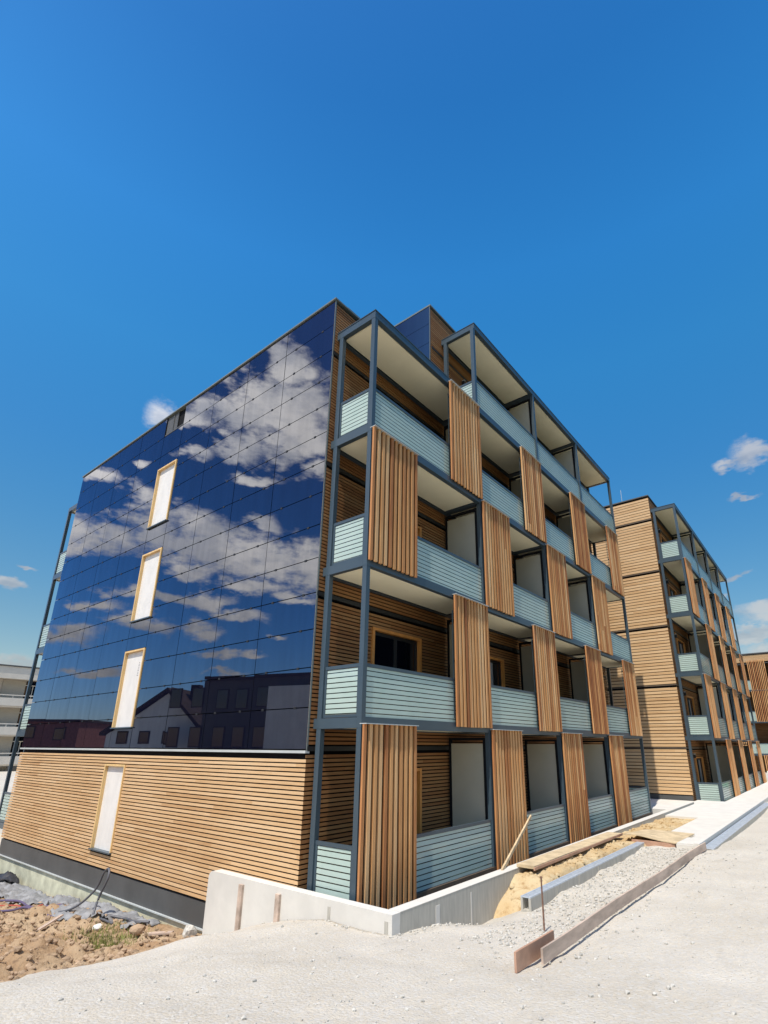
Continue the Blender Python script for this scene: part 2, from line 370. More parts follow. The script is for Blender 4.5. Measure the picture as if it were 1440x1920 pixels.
def grid_obj(name, xs, ys, Z, mat, mask=None):
    nx, ny = len(xs), len(ys); X, Y = np.meshgrid(xs, ys, indexing='ij')
    V = np.stack([X.ravel(), Y.ravel(), Z.ravel()], 1)
    faces = []
    for i in range(nx-1):
        for j in range(ny-1):
            if mask is not None and not (mask[i, j] and mask[i+1, j] and mask[i, j+1] and mask[i+1, j+1]): continue
            faces.append((i*ny+j, (i+1)*ny+j, (i+1)*ny+j+1, i*ny+j+1))
    me = bpy.data.meshes.new(name); me.from_pydata(V.tolist(), [], faces); me.update()
    me.polygons.foreach_set('use_smooth', [True]*len(me.polygons))
    bm = bmesh.new(); bm.from_mesh(me); bmesh.ops.delete(bm, geom=[v for v in bm.verts if not v.link_faces], context='VERTS'); bm.to_mesh(me); bm.free()
    o = bpy.data.objects.new(name, me); COL.objects.link(o); me.materials.append(mat); return o
xs = np.concatenate([np.linspace(-600,-30,14), np.linspace(-27,-7.6,40), np.arange(-7.5,10.5,.1), np.linspace(10.7,45,110), np.linspace(50,600,14)])
ys = np.concatenate([np.linspace(-600,-30,14), np.linspace(-28,-7.2,36), np.arange(-7.1,4.6,.1), np.linspace(4.8,40,60), np.linspace(45,600,14)])
X, Y = np.meshgrid(xs, ys, indexing='ij')
Z = g_arr(np.stack([X.ravel(), Y.ravel()], 1)).reshape(X.shape)
far = ss(np.hypot(X, Y), 60, 160); Z = Z*(1-far)+.3*far
SDG = sdist(X, Y); near = (np.abs(X) < 12) & (np.abs(Y) < 9)
rough = np.zeros(X.shape); rough[near] = fbm(X[near], Y[near], 1.6, 3.3, 5)*.030
pile = ss(X, .6, 1.6)*(1-ss(X, 8.5, 9.5))*ss(Y, -3.3, -2.9)*(1-ss(Y, -1.8, -1.5))
rough[near] += (fbm(X[near], Y[near], 5., 9., 3)*.03*pile[near])
Z += rough
pit = ss(SDG+fbm(X, Y, 1.3, 5.)*.22, -.02, .7)*(X < .3)*(Y > -3)*(X > -24)*(Y < 20)
Z -= pit*1.1
inb = ((X > -.22) & (X < 17.0) & (Y > -.9) & (Y < 16.5)) | ((X > 17) & (X < 37) & (Y > -1.6) & (Y < 16))
Z = np.where(inb, -1.4, Z)
tag(grid_obj('ground', xs, ys, Z, M['gravel']), kind='structure')
def soil_z(X, Y):
    zw = np.interp(Y, [2,3.5,5,7.5,10.5,14.6,22], [-.5,-.70,-.78,-.90,-1.16,-1.27,-1.35])
    s = sdist(X, Y); dw = np.clip(-.1-X, 0, 50)
    ge = g_arr(np.stack([X.ravel(), Y.ravel()], 1)).reshape(X.shape)
    t = np.clip(s/(s+dw+.25), 0, 1); t = t**.75
    base = (ge-.05)*(1-t)+zw*t
    lump = fbm(X, Y, .8, 2., 5)*.22+np.abs(fbm(X, Y, 2.6, 8., 4))*.17+np.abs(fbm(X, Y, 7., 4., 3))*.07
    return base+lump*np.clip(.25+s*.8, 0, 1)*np.clip(.25+dw, .25, 1)
xs2 = np.concatenate([np.linspace(-14,-6,50), np.arange(-5.9,-.05,.06), [-.04]]); ys2 = np.concatenate([np.arange(-1.4,9,.07), np.linspace(9.1,20,70)])
X2, Y2 = np.meshgrid(xs2, ys2, indexing='ij'); SD2 = sdist(X2, Y2)
Z2 = soil_z(X2, Y2)
tag(grid_obj('soil', xs2, ys2, Z2, M['earth'], SD2 > -.35), kind='structure')
def SZ(x, y): return float(soil_z(np.array([[x]]), np.array([[y]]))[0, 0])
# clay fill heaped between the retaining wall and the drain channel
xs3 = np.arange(1.6,15.2,.07); ys3 = np.arange(-2.95,-.93,.06); X3, Y3 = np.meshgrid(xs3, ys3, indexing='ij')
top = np.interp(X3, [1.6,2.2,2.6,3.2,4,9,14.2,15.2], [-.55,-.3,.02,.33,.36,.33,.30,.0])
frontlim = np.interp(X3, [1.6,2.4,2.8,8,8.4,9.8,10.2,15], [-1.75,-1.75,-1.72,-1.72,-2.7,-2.7,-2.05,-2.05])
Z3 = top - .65*(1-ss(Y3, frontlim-.16, frontlim+.12)) + fbm(X3, Y3, 1.9, 6., 5)*.05+np.abs(fbm(X3, Y3, 5., 1., 4))*.05
tag(grid_obj('clay_fill', xs3, ys3, Z3, M['clay']), kind='structure')
# pavement slabs
pv = MB()
pv.prism([(8.2,-3.12),(40,-3.12),(40,-1.83),(20.5,-1.83),(20.5,-1.0),(14.0,-1.0),(14.0,-2.02),(10.05,-2.02),(9.95,-2.72),(8.2,-2.62)], .0, .37)
pv.prism([(16.45,-.76),(20.64,-.76),(20.64,15),(16.45,15)], -.3, .31)
pv.prism([(18.75,-1.0),(20.64,-1.0),(20.64,-.76),(18.75,-.76)], -.3, .366)
tag(pv.build('pavement', M['concrete']), kind='structure')

# ------------------------------------------------------------------ apartment buildings
H = 2.85; D = 1.178
W1, WB, SW = 4.2, 3.92, 1.416
XE = W1+3*WB+.2
BX = [0, W1, W1+WB, W1+2*WB, W1+3*WB]
X0 = -.116; LY = 15.29
def slat_screen(x1, k, parent, seed):
    rnd = random.Random(seed); mb = MB(); zt = (k+1)*H+.093; zb = k*H+.126 if k else .02
    n = 11; pt = (SW-.072)/(n-1)
    for i in range(n):
        x = x1+i*pt; w = .070+rnd.uniform(-.004,.004); dz = rnd.uniform(-.006,.006)
        mb.box(x, x+w, -.073+rnd.uniform(-.004,.004), -.030, zb+dz, zt)
    o = mb.build('slat_screen', M['slat'], parent)
    fr = MB()
    for zz in (k*H+.35, k*H+1.45, k*H+2.5): fr.box(x1+.05, x1+SW-.05, .026, .036, zz, zz+.05)
    for xx in (x1+.02, x1+SW-.05): fr.box(xx, xx+.03, .026, .036, k*H+.3, k*H+2.6)
    fr.build('screen_frame', M['steel'], o)
    MB().box(x1+.012, x1+SW-.012, -.018, -.012, zb+.01, zt-.01).build('screen_backing', M['dark'], o)  # black sheet added to stand in for shade between the slats
    MB().box(x1-.004, x1+SW+.004, -.112, .036, zt+.001, zt+.014).build('screen_cap', M['flash'], o)
    return o
def boards(mb, fixed, axis, a0, a1, z0, z1, thick, holes=(), pitch=PITCH, gap=.0115, base=0.):
    """horizontal boards on the plane axis=fixed, outer face at fixed, between a0..a1; holes = (a, b, z, z)"""
    i0 = math.ceil((z0-base)/pitch-1e-6); i1 = math.floor((z1-base)/pitch+1e-6)
    for i in range(i0, i1):
        zb, zt = base+i*pitch+gap, base+(i+1)*pitch-gap
        segs = [(a0, a1)]
        for (ha, hb, hz0, hz1) in holes:
            if zt > hz0 and zb < hz1:
                ns = []
                for (p_, q_) in segs:
                    if hb <= p_ or ha >= q_: ns.append((p_, q_)); continue
                    if ha > p_: ns.append((p_, ha))
                    if hb < q_: ns.append((hb, q_))
                segs = ns
        for (p_, q_) in segs:
            if axis == 'y': mb.box(p_, q_, fixed, fixed+thick, zb, zt)
            else: mb.box(fixed, fixed+thick, p_, q_, zb, zt)
def balcony(root, b, k, canopy=False, wide_cross=True):
    """floor slab with its beams, the soffit under it and, unless it is a canopy, its railing"""
    xa, xb = BX[b], BX[b+1] if b < 3 else XE
    xl = xa if b == 0 else xa+.003
    mb = MB()
    mb.box(xl, xb, 0, .11, k*H+.032, k*H+.206)
    mb.box(xl, xa+.10, .112, D-.006, k*H+.032, k*H+.206)
    mb.box(xb-.10, xb-.002, .112, D-.006, k*H+.032, k*H+.206)
    mb.box(xa+.101, xb-.101, D-.10, D-.006, k*H+.034, k*H+.15)
    mb.box(xa+.101, xb-.101, .112, D-.102, k*H+.10, k*H+.19)
    sl = mb.build('canopy' if canopy else 'balcony', M['steel'] if k else M['brownbeam'], root)
    if not canopy: MB().box(xa+.13, xb-.13, .13, D-.02, k*H+.191, k*H+.208).build('deck', M['deckboard'], sl)  # unseen pale layer, added to bounce light up to the soffits
    if k > 0:
        MB().box(xa+.13, xb-.13, .14, D-.13, k*H+.052, k*H+.099).build('soffit', M['soffit'], sl)
    if canopy:
        MB().box(xl-.012 if b == 0 or k == 5 and b == 1 else xl, xb+.004, -.012, D-.02, k*H+.207, k*H+.226).build('roof_edge', M['steel'], sl)
    return sl
def railing(root, sl, b, k, left=False, right=False):
    xa, xb = BX[b], BX[b+1] if b < 3 else XE
    z0, z1 = k*H+.215, k*H+1.05
    MB().box(xa+.105, xb-.06, .045, .057, z0, z1).build('railing_glass', M['frost'], sl)
    fr = MB(); fr.box(xa+.101, xb-.055, .028, .075, z1+.002, z1+.062); fr.box(xa+.101, xb-.055, .036, .066, z0-.007, z0-.001)
    fr.box(xb-.0545, xb-.0505, .03, .07, z0, z1)
    fr.build('railing_frame', M['steel'], sl)
    for flag, x in ((left, xa+.03), (right, xb-.05)):
        if not flag: continue
        MB().box(x+.012, x+.024, .165, .925, z0+.05, z1-.01).build('railing_glass', M['frost'], sl)
        f = MB(); f.box(x, x+.036, .112, .978, z1+.002, z1+.062); f.box(x+.004, x+.032, .112, .978, z0, z0+.045)
        f.box(x+.004, x+.032, .112, .160, z0+.047, z1); f.box(x+.004, x+.032, .930, .978, z0+.047, z1)
        f.build('railing_frame', M['steel'], sl)
def partition(sl, b, k):
    x = BX[b+1]; z0, z1 = k*H+.22, k*H+2.78
    pn = MB().box(x-.018, x+.018, .19, 1.05, z0+.06, z1-.13).build('privacy_screen', M['partition'], sl)
    f = MB(); f.box(x-.03, x+.03, 1.053, 1.11, z0, z1); f.box(x-.03, x+.03, .125, .187, z0, z1)
    f.box(x-.03, x+.03, .189, 1.051, z1-.06, z1); f.box(x-.03, x+.03, .189, 1.051, z0, z0+.055)
    f.build('screen_frame', M['dark'], pn)
def window_front(root, x0, x1, z0, z1):
    """timber framed balcony door in the long wall"""
    f = MB()
    f.box(x0, x0+.07, D-.035, D+.10, z0, z1); f.box(x1-.07, x1, D-.035, D+.10, z0, z1)
    f.box(x0+.071, x1-.071, D-.035, D+.10, z1-.06, z1)
    w = f.build('window', M['orange_deep'], root)
    pn = MB(); pn.box(x0+.14, (x0+x1)/2-.05, D+.07, D+.085, z0+.06, z1-.14); pn.box((x0+x1)/2+.05, x1-.14, D+.07, D+.085, z0+.06, z1-.14)
    pn.build('pane', M['pane'], w)
    s = MB(); s.box(x0+.072, x0+.138, D+.05, D+.10, z0, z1-.062); s.box(x1-.138, x1-.072, D+.05, D+.10, z0, z1-.062)
    s.box((x0+x1)/2-.048, (x0+x1)/2+.048, D+.05, D+.10, z0, z1-.062); s.box(x0+.14, (x0+x1)/2-.05, D+.05, D+.099, z1-.138, z1-.062)
    s.box((x0+x1)/2+.05, x1-.14, D+.05, D+.099, z1-.138, z1-.062)
    s.build('sash', M['lampblack'], w)
    if random.random() < .6: MB().box((x0+x1)/2+.052, (x0+x1)/2+.052+random.uniform(.25,.5), D+.058, D+.0695, z0+.06, z1-.142).build('curtain', M['curtain'], w)
    return w
def wall_lamp(root, x, z):
    l = MB().box(x, x+.09, D-.10, D-.002, z, z+.16).build('wall_lamp', M['lampblack'], root)
    MB().box(x+.01, x+.08, D-.095, D-.02, z+.161, z+.19).build('lamp_shade', M['white'], l)
    return l
def apartment(root, parity, floors, seed):
    """the long balcony front; floors = storeys per bay, parity 0: screens of even storeys stand at the left of their bay"""
    for b in range(4):
        nf = floors[b]
        for k in range(nf):
            sl = balcony(root, b, k)
            railing(root, sl, b, k, left=(b == 0 or (k >= floors[b-1])), right=(b == 3))
            if b < 3: partition(sl, b, k)
            if k < 4:
                x1 = BX[b] if (k+parity) % 2 == 0 else BX[b+1]-SW
                slat_screen(x1, k, root, seed+b*10+k)
            wall_lamp(root, BX[b]+1.12, k*H+2.10)
        balcony(root, b, nf, canopy=True)
    zt = [max(floors[max(i-1, 0)], floors[min(i, 3)])*H for i in range(5)]
    for i in range(5):
        xc = BX[i] if i < 4 else XE
        x_a, x_b = (.003, .10) if i == 0 else ((xc-.05, xc+.05) if i < 4 else (xc-.10, xc-.003))
        MB().box(x_a, x_b, .004, .108, -.1, zt[i]+.03).build('column', M['steel'], root)
        if i in (0, 4) or floors[i] != floors[i-1]:
            zlow = -.1 if i in (0, 4) else floors[i-1]*H+.2
            xa_, xb_ = (x_a, x_b) if i != 1 else (xc+.004, xc+.10)
            MB().box(xa_, xb_, .98, 1.09, zlow, zt[i]+.03).build('column', M['steel'], root)
def doors(floors):
    out = []
    for b in range(4):
        for k in range(floors[b]):
            off = 1.46 if b == 0 else 1.25
            out.append((BX[b]+off, BX[b]+off+1.70, k*H+.21, k*H+2.14))
    return out
def joint_list(top): return [2.50+2.83*i for i in range(0, 6) if 2.50+2.83*i < top-.4]

# ---- near building
b1 = empty('apartment_building', (0,0,0))
tag(b1, 'timber clad apartment block with dark solar glass gable wall, nearest of the buildings', 'apartment building', 'timber clad apartment blocks')
apartment(b1, 0, [4,5,5,5], 100)
ZR = 12.54
core = MB(); core.box(-.05, XE-.1, D+.115, LY-.1, -1.5, ZR-.03); core.box(3.72, XE-.1, D+.117, LY-.12, ZR-.02, 15.34)
core.build('wall', M['dark'], b1)
fr = MB(); jl = joint_list(15.3)
zcuts = [.05]+[j for j in jl if j < ZR-.3]+[ZR-.03]
drs = doors([4,5,5,5])
for lo, hi in zip(zcuts, zcuts[1:]):
    boards(fr, D, 'y', X0+.004, XE, lo+.10 if lo > 1 else lo, hi, .024, drs)
boards(fr, D, 'y', 3.64, XE, ZR-.02, 15.33, .024, drs)
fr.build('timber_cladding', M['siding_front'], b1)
jm = MB()
for j in jl: jm.box(X0+.01 if j < ZR-.3 else 3.7, XE, D-.012, D+.03, j+.008, j+.09)
jm.build('joint_flashing', M['lampblack'], b1)
for q in drs: window_front(b1, *q)
# gable: timber below, solar glass above
WY0, WY1 = 7.755, 8.855
WZ = [(.19,2.15),(3.01,5.03),(5.84,7.85),(8.66,10.65)]
gb = MB(); boards(gb, X0, 'x', D+.002, LY, -.18, 2.44, .026, [(WY0, WY1, WZ[0][0], WZ[0][1])])
gb.build('timber_cladding', M['siding'], b1)
MB().box(X0-.035, X0+.06, D-.01, LY+.01, 2.475, 2.52).build('ledge_flashing', M['flash'], b1)
YC = [D+.012, 2.90, 4.50, 6.11, 7.74, 8.87, 10.48, 12.08, 13.69, LY]
rows = [2.535+i*(ZR-2.535)/14 for i in range(15)]
pvm = MB(); clip = MB(); rnd = random.Random(4)
for r_ in range(14):
    for c_ in range(9):
        y0, y1, z0, z1 = YC[c_]+.008, YC[c_+1]-.008, rows[r_]+.009, rows[r_+1]-.009
        parts = [(z0, z1)]
        if c_ == 4:
            if r_ == 13: continue                                   # one glass sheet is still missing under the roof edge
            for (a, b_) in WZ[1:]:
                npz = []
                for (p_, q_) in parts:
                    if b_ <= p_ or a >= q_: npz.append((p_, q_)); continue
                    if a-.02 > p_+.02: npz.append((p_, a-.02))
                    if b_+.02 < q_-.02: npz.append((b_+.02, q_))
                parts = npz
        for (p_, q_) in parts:
            t1, t2 = rnd.gauss(0,.0016), rnd.gauss(0,.0018)
            pvm.obox((X0+.006, (y0+y1)/2, (p_+q_)/2), (.006, 0, 0), (t1*(y1-y0)/2, (y1-y0)/2, 0), (t2*(q_-p_)/2, 0, (q_-p_)/2))
        if r_ > 0 and c_ != 4:
            for t in (.22, .78):
                yc = y0+(y1-y0)*t; clip.box(X0-.010, X0+.002, yc-.030, yc+.030, rows[r_]-.020, rows[r_]+.020)
pvm.build('solar_glass', M['pv'], b1); tag(clip.build('glass_clips', M['lampblack'], b1), kind='stuff')
hb = MB(); hb.box(X0+.03, X0+.05, 8.2, 8.86, 11.84, 12.52); hb.box(X0+.01, X0+.03, 7.76, 8.86, 11.86, 11.90); hb.box(X0+.012, X0+.034, 8.42, 8.46, 11.9, 12.5)
hb.build('open_bay_batten', M['plinth'], b1)
MB().box(X0-.004, X0+.03, D-.004, D+.009, 2.53, ZR).build('corner_trim', M['trim'], b1)
cp = MB(); cp.box(X0-.035, .25, D-.03, LY+.03, ZR+.002, ZR+.040); cp.box(.251, 3.7, D-.03, D+.25, ZR+.002, ZR+.055)
cp.box(3.60, 3.95, D-.03, LY, 15.352, 15.405); cp.box(3.951, XE, D-.03, D+.25, 15.352, 15.405)
cp.build('roof_edge', M['trim'], b1)
pm = MB()
for r_ in range(4):
    for c_ in range(9): pm.box(3.612, 3.63, YC[c_]+.006, YC[c_+1]-.006, ZR+.06+r_*.70, ZR+.06+(r_+1)*.70-.012)
pm.build('solar_glass', M['pv'], b1)
MB().box(3.602, 3.632, D-.006, D+.008, ZR+.05, 15.34).build('corner_trim', M['trim'], b1)
for i, (a, b_) in enumerate(WZ):
    f = MB(); px = X0-.024; dp = X0+.064
    f.box(px, dp, WY0, WY0+.045, a+.03, b_); f.box(px, dp, WY1-.045, WY1, a+.03, b_); f.box(px, dp, WY0+.0455, WY1-.0455, b_-.045, b_)
    w = f.build('window', M['orange'], b1)
    MB().box(X0+.052, X0+.064, WY0+.046, WY1-.046, a+.03, b_-.046).build('white_cover_sheet', M['white'], w)
    MB().box(X0-.055, X0+.05, WY0-.015, WY1+.015, a-.002, a+.028).build('sill', M['steel'], w)
    if i == 1:
        mk = MB(); zz = b_-.36
        for q in range(9):
            mk.box(X0+.050, X0+.0515, WY0+.28+rnd.uniform(-.01,.01), WY0+.33+rnd.uniform(0,.03), zz, zz+.012); zz -= .042
        mk.build('pencil_marks', M['plinth'], w)
pl = MB(); pl.box(X0+.03, -.02, D+.01, LY, -.60, -.185); pl.build('plinth', M['plinth'], b1)
MB().box(X0-.01, X0+.028, D+.01, LY, -.625, -.602).build('plinth_drip_edge', M['flash'], b1)
MB().box(X0+.045, -.051, D+.05, LY-.02, -1.6, -.63).build('foundation_wall', M['found'], b1)
MB().box(-.02, XE, .01, .09, -.45, .028).build('plinth_beam', M['brownbeam'], b1)
# rear balconies that show past the gable
rear = empty('rear_frame')  # placeholder renamed below
bpy.data.objects.remove(rear)
for k in range(5):
    y0, y1 = LY+.03, LY+1.22
    mb = MB(); mb.box(.0, 3.9, y1-.1, y1, k*H+.032, k*H+.206); mb.box(0, .1, y0, y1-.102, k*H+.032, k*H+.206); mb.box(.102, 3.9, y0, y1-.102, k*H+.1, k*H+.19)
    sl = mb.build('balcony' if k < 4 else 'canopy', M['steel'], b1)
    if k: MB().box(.13, 3.8, y0+.1, y1-.13, k*H+.055, k*H+.099).build('soffit', M['soffit'], sl)
    if k < 4:
        z0, z1 = k*H+.215, k*H+1.05
        MB().box(.03, .042, y0+.2, y1-.16, z0+.05, z1-.01).build('railing_glass', M['frost'], sl)
        f = MB(); f.box(.02, .056, y0+.13, y1-.11, z1+.002, z1+.062); f.box(.02, .056, y0+.13, y1-.11, z0, z0+.045)
        f.build('railing_frame', M['steel'], sl)
        MB().box(.2, 3.8, y1-.06, y1-.045, z0, z1).build('railing_glass', M['frost'], sl)
for yy in (LY+.06, LY+1.115): MB().box(.003, .10, yy, yy+.1, -1.4, 4*H+.03).build('column', M['steel'], b1)
MB().box(3.8, 3.9, LY+1.115, LY+1.215, -1.4, 4*H+.03).build('column', M['steel'], b1)

# ---- second building behind it
b2 = empty('apartment_building', (20.761,-1.776,-.027))
tag(b2, 'timber clad apartment block whose whole gable is timber boards, standing behind the glass gabled one', 'apartment building', 'timber clad apartment blocks')
apartment(b2, 1, [5,5,5,5], 300)
ZR2 = 15.19
MB().box(-.05, XE-.1, D+.115, LY-.1, -.3, ZR2-.03).build('wall', M['dark'], b2)
fr = MB(); jl = joint_list(15.2); zc = [.05]+jl+[ZR2-.02]; drs = doors([5,5,5,5])
gb = MB()
for lo, hi in zip(zc, zc[1:]):
    boards(fr, D, 'y', X0+.03, XE, lo+.10 if lo > 1 else lo, hi, .024, drs)
    boards(gb, X0, 'x', D, LY, lo+.08 if lo > 1 else .5, hi+.02, .026, pitch=2*PITCH, gap=.015, base=lo+.085 if lo > 1 else hi-13*2*PITCH)
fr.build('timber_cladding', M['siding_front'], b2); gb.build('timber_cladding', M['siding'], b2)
jm = MB()
for j in jl: jm.box(X0+.03, XE, D-.012, D+.03, j+.008, j+.09); jm.box(X0-.012, X0+.028, D-.012, LY, j+.02, j+.075)
jm.build('joint_flashing', M['brownbeam'], b2)
for q in drs: window_front(b2, *q)
cp = MB(); cp.box(X0-.035, .25, D-.03, LY+.03, ZR2+.002, ZR2+.06); cp.box(.251, XE, D-.03, D+.25, ZR2+.002, ZR2+.06); cp.build('roof_edge', M['plinth'], b2)
MB().box(X0+.03, -.02, D+.01, LY, -.2, .54).build('plinth', M['plinth'], b2)
lr = MB(); lr.tube([(.1,2.55,ZR2+.06),(.1,2.55,ZR2+.85)], .012); lr.box(.06,.14,2.51,2.59,ZR2+.061,ZR2+.12); lr.build('lightning_rod', M['flash'], b2)

# ---- third building across the end of the lane, facing the camera side
b3 = empty('apartment_building', (52.6,2.6,-1.1))
tag(b3, 'farthest timber clad block at the right edge, its slat screens seen face on', 'apartment building', 'timber clad apartment blocks')
MB().box(1.2, 12, -24, 3, -.5, 11.75).build('wall', M['dark'], b3)
sb = MB(); z_ = 0
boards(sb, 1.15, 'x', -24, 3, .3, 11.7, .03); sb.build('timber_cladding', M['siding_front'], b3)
tb = MB(); boards(tb, -.04, 'x', -24, 3, 11.25, 12.05, .05); tb.build('parapet_boards', M['siding'], b3)
cp = MB(); cp.box(-.12, 12, -24.1, 3.1, 12.06, 12.16); cp.box(.03, 1.1, -24, 3, 11.16, 11.24); cp.build('roof_edge', M['plinth'], b3)
for k in range(4):
    for b in range(5):
        ya, yb = 2.9-(b+1)*3.92, 2.9-b*3.92
        mb = MB(); mb.box(0, .11, ya, yb, k*H+.03, k*H+.20); mb.box(.112, 1.12, ya+.01, yb-.01, k*H+.10, k*H+.19)
        sl = mb.build('balcony', M['steel'], b3)
        MB().box(.05, .062, ya+.06, yb-.06, k*H+.215, k*H+1.05).build('railing_glass', M['frost'], sl)
        MB().box(.03, .08, ya+.05, yb-.05, k*H+1.052, k*H+1.11).build('railing_frame', M['steel'], sl)
        MB().box(.10, 1.1, yb-.02, yb+.015, k*H+.21, k*H+2.8).build('privacy_screen', M['partition'], sl)
        mb = MB(); yst = ya+(-3.4, -.95, -3.4, .45)[k]
        for i in range(11): mb.box(-.073, .022, yst+i*.1354, yst+i*.1354+.06, k*H+.126, (k+1)*H+.09)
        so = mb.build('slat_screen', M['slat'], b3)
        MB().box(.03, .036, yst, yst+1.41, k*H+.14, (k+1)*H+.08).build('screen_backing', M['dark'], so)  # added black sheet, gives the slat gaps their shade

# ---- white slab block far behind on the left
d0 = Vector((F+Rt*((0-783.87)/979.085)-Up*((1247-1070.35)/979.085)))
pa = CAM+d0*54.
wb = empty('apartment_building', (pa.x, pa.y, -1.2), R(-4))
tag(wb, 'cream rendered flat roofed block of flats with balcony bands, far left behind the timber building', 'apartment building')
zr = pa.z+1.2
MB().box(-22, 16, 1.3, 12, 0, zr-.02).build('wall', M['render'], wb)
MB().box(-22.1, 16.1, .0, 12.1, zr, zr+.12).build('roof_edge', M['plinth'], wb)
MB().box(-22, 16, .1, 1.28, zr-1.25, zr-.02).build('roof_fascia', M['render'], wb)
st = 2.86
for k in range(5):
    zt = zr-1.25-k*st
    if zt < 1: break
    for c_ in range(-4, 4):
        x0 = c_*4.6+.35
        bl = MB().box(x0+.5, x0+2.5, 1.20, 1.29, zt-2.0, zt-.02).build('window', M['blind'], wb)
        w = MB(); w.box(x0+2.52, x0+3.9, 1.22, 1.29, zt-2.0, zt-.04); w.build('pane', M['pane'], bl)
        f = MB(); f.box(x0+2.5, x0+3.95, 1.17, 1.215, zt-.55, zt-.47); f.box(x0+3.15, x0+3.22, 1.17, 1.215, zt-2, zt-.56); f.build('frame', M['render'], bl)
        if k == 0: MB().box(x0-.9, x0+.1, 1.20, 1.29, zt-2.0, zt-.03).build('red_panel', M['redpanel'], wb)
    pr = MB().box(-22, 16, .0, .12, zt-st+.12, zt-1.95).build('balcony_parapet', M['render'], wb)
    hr = MB(); hr.box(-22, 16, .02, .08, zt-1.72, zt-1.62)
    for q in range(20): hr.box(-21.8+q*1.96, -21.75+q*1.96, .03, .07, zt-1.945, zt-1.721)
    hr.build('handrail', M['render'], pr)
    MB().box(-22, 16, .13, 1.28, zt-st-.02, zt-st+.1).build('balcony_floor', M['render'], wb)
for c_ in range(-4, 5): MB().box(c_*4.6-.1, c_*4.6+.14, .3, 1.27, .1, zr-1.26).build('dividing_wall', M['render'], wb)

# ---- houses across the excavation that the glass gable mirrors
MX = X0
def refl(u, v, t):
    d = F+Rt*((u-783.87)/979.085)-Up*((v-1070.35)/979.085)
    s = (MX-CAM.x)/d.x; P = CAM+d*s; d.normalize(); d.x = -d.x
    return P+d*t
A_, B_ = refl(198,1395,30), refl(375,1395,30.5); pk = refl(310,1299,30)
ux = Vector((A_.x-B_.x, A_.y-B_.y, 0)); wid = ux.length; ang = math.atan2(ux.y, ux.x)
gh = empty('gabled_house', ((A_.x+B_.x)/2, (A_.y+B_.y)/2, 0), ang)
tag(gh, 'pale gabled house with steep brown roof and chimneys, mirrored in the glass gable', 'house')
hw = wid/2; zp = pk.z; ze = zp-3.0; pkx = (Vector((pk.x,pk.y,0))-gh.location).dot(ux.normalized())*1.0
mb = MB(); n0 = len(mb.v)
# the house body runs back (local +y, away from the glass) as a pentagon prism
pent = [(-hw,0),(hw,0),(hw,ze),(pkx,zp),(-hw,ze)]
def pent_prism(poly, y0, y1):
    q = MB(); n = len(poly); q.v = [(x,y0,z) for x,z in poly]+[(x,y1,z) for x,z in poly]
    q.f = [tuple(range(n)), tuple(range(2*n-1,n-1,-1))]+[(i,(i+1)%n+0,(i+1)%n+n,i+n)[::-1] for i in range(n)]
    return q
pent_prism(pent, 0, 11).build('wall', M['dimrender'], gh)
rf = pent_prism([(-hw-.35,ze-.05),(pkx,zp+.12),(hw+.35,ze-.05),(hw+.35,ze+.18),(pkx,zp+.40),(-hw-.35,ze+.18)], -.3, 11.3).build('roof', M['rooftile'], gh)
for (x, y) in ((-hw*.45, 2.5), (-hw*.8, 5.5), (pkx+.3, 7.5)): MB().box(x-.35, x+.35, y-.3, y+.3, ze+.3, zp+.75).build('chimney', M['rooftile'], rf)
for x in (-.9, .9, 2.4):
    w = MB().box(x-.42, x+.42, -.04, .02, ze-.65, ze+.25).build('window', M['rooftile'], gh); MB().box(x-.34, x+.34, -.06, -.042, ze-.57, ze+.17).build('pane', M['pane'], w)
B_, A_ = refl(385,1281,29), refl(600,1262,27)
ux = Vector((B_.x-A_.x, B_.y-A_.y, 0)); wid = ux.length; ang = math.atan2(ux.y, ux.x)
fh = empty('flat_roofed_house', (A_.x, A_.y, 0), ang)
tag(fh, 'dark grey flat roofed house standing beside the gabled one, mirrored in the glass gable', 'house')
zf = (A_.z+B_.z)/2
MB().box(0, wid, 0, 12, -.5, zf).build('wall', M['greywall'], fh)
MB().box(-.15, wid+.15, -.15, 12.1, zf+.002, zf+.22).build('roof_edge', M['rooftile'], fh)
MB().box(.02, 3.4, -.8, -.01, -.5, zf-.7).build('front_bay', M['dimrender'], fh)
for x in (4.3, 5.9, 7.5, 9.6, 11.5):
    for z in (zf-2.0, zf-4.6):
        w = MB().box(x-.5, x+.5, -.05, .0-.002, z, z+1.4).build('window', M['rooftile'], fh); MB().box(x-.43, x+.43, -.07, -.052, z+.07, z+1.33).build('pane', M['pane'], w)
B_ = refl(45,1345,34); A_ = refl(150,1349,36)
ux = Vector((B_.x-A_.x, B_.y-A_.y, 0)); ang = math.atan2(ux.y, ux.x)
rh = empty('brick_house', (A_.x, A_.y, 0), ang)
tag(rh, 'long low red brick house at the far left of the mirrored row', 'house')
MB().box(0, ux.length+6, 0, 8, -.5, A_.z-.2).build('wall', M['redbrick'], rh)
MB().box(-.2, ux.length+6.2, -.2, 8.2, A_.z-.198, A_.z).build('roof', M['rooftile'], rh)
for q in range(4):
    w = MB().box(1+q*2.6, 2+q*2.6, -.05, -.002, A_.z-1.6, A_.z-.6).build('window', M['rooftile'], rh); MB().box(1.08+q*2.6, 1.92+q*2.6, -.07, -.052, A_.z-1.52, A_.z-.68).build('pane', M['pane'], w)

# ------------------------------------------------------------------ retaining wall round the ground floor terrace
rw = empty('retaining_wall', (-.3,-.98,-1.3))
tag(rw, 'low pale concrete retaining wall turning the corner below the near building', 'wall')
z0, zt = 0., 1.30+.433
poly_end = 3.42
wl = MB()
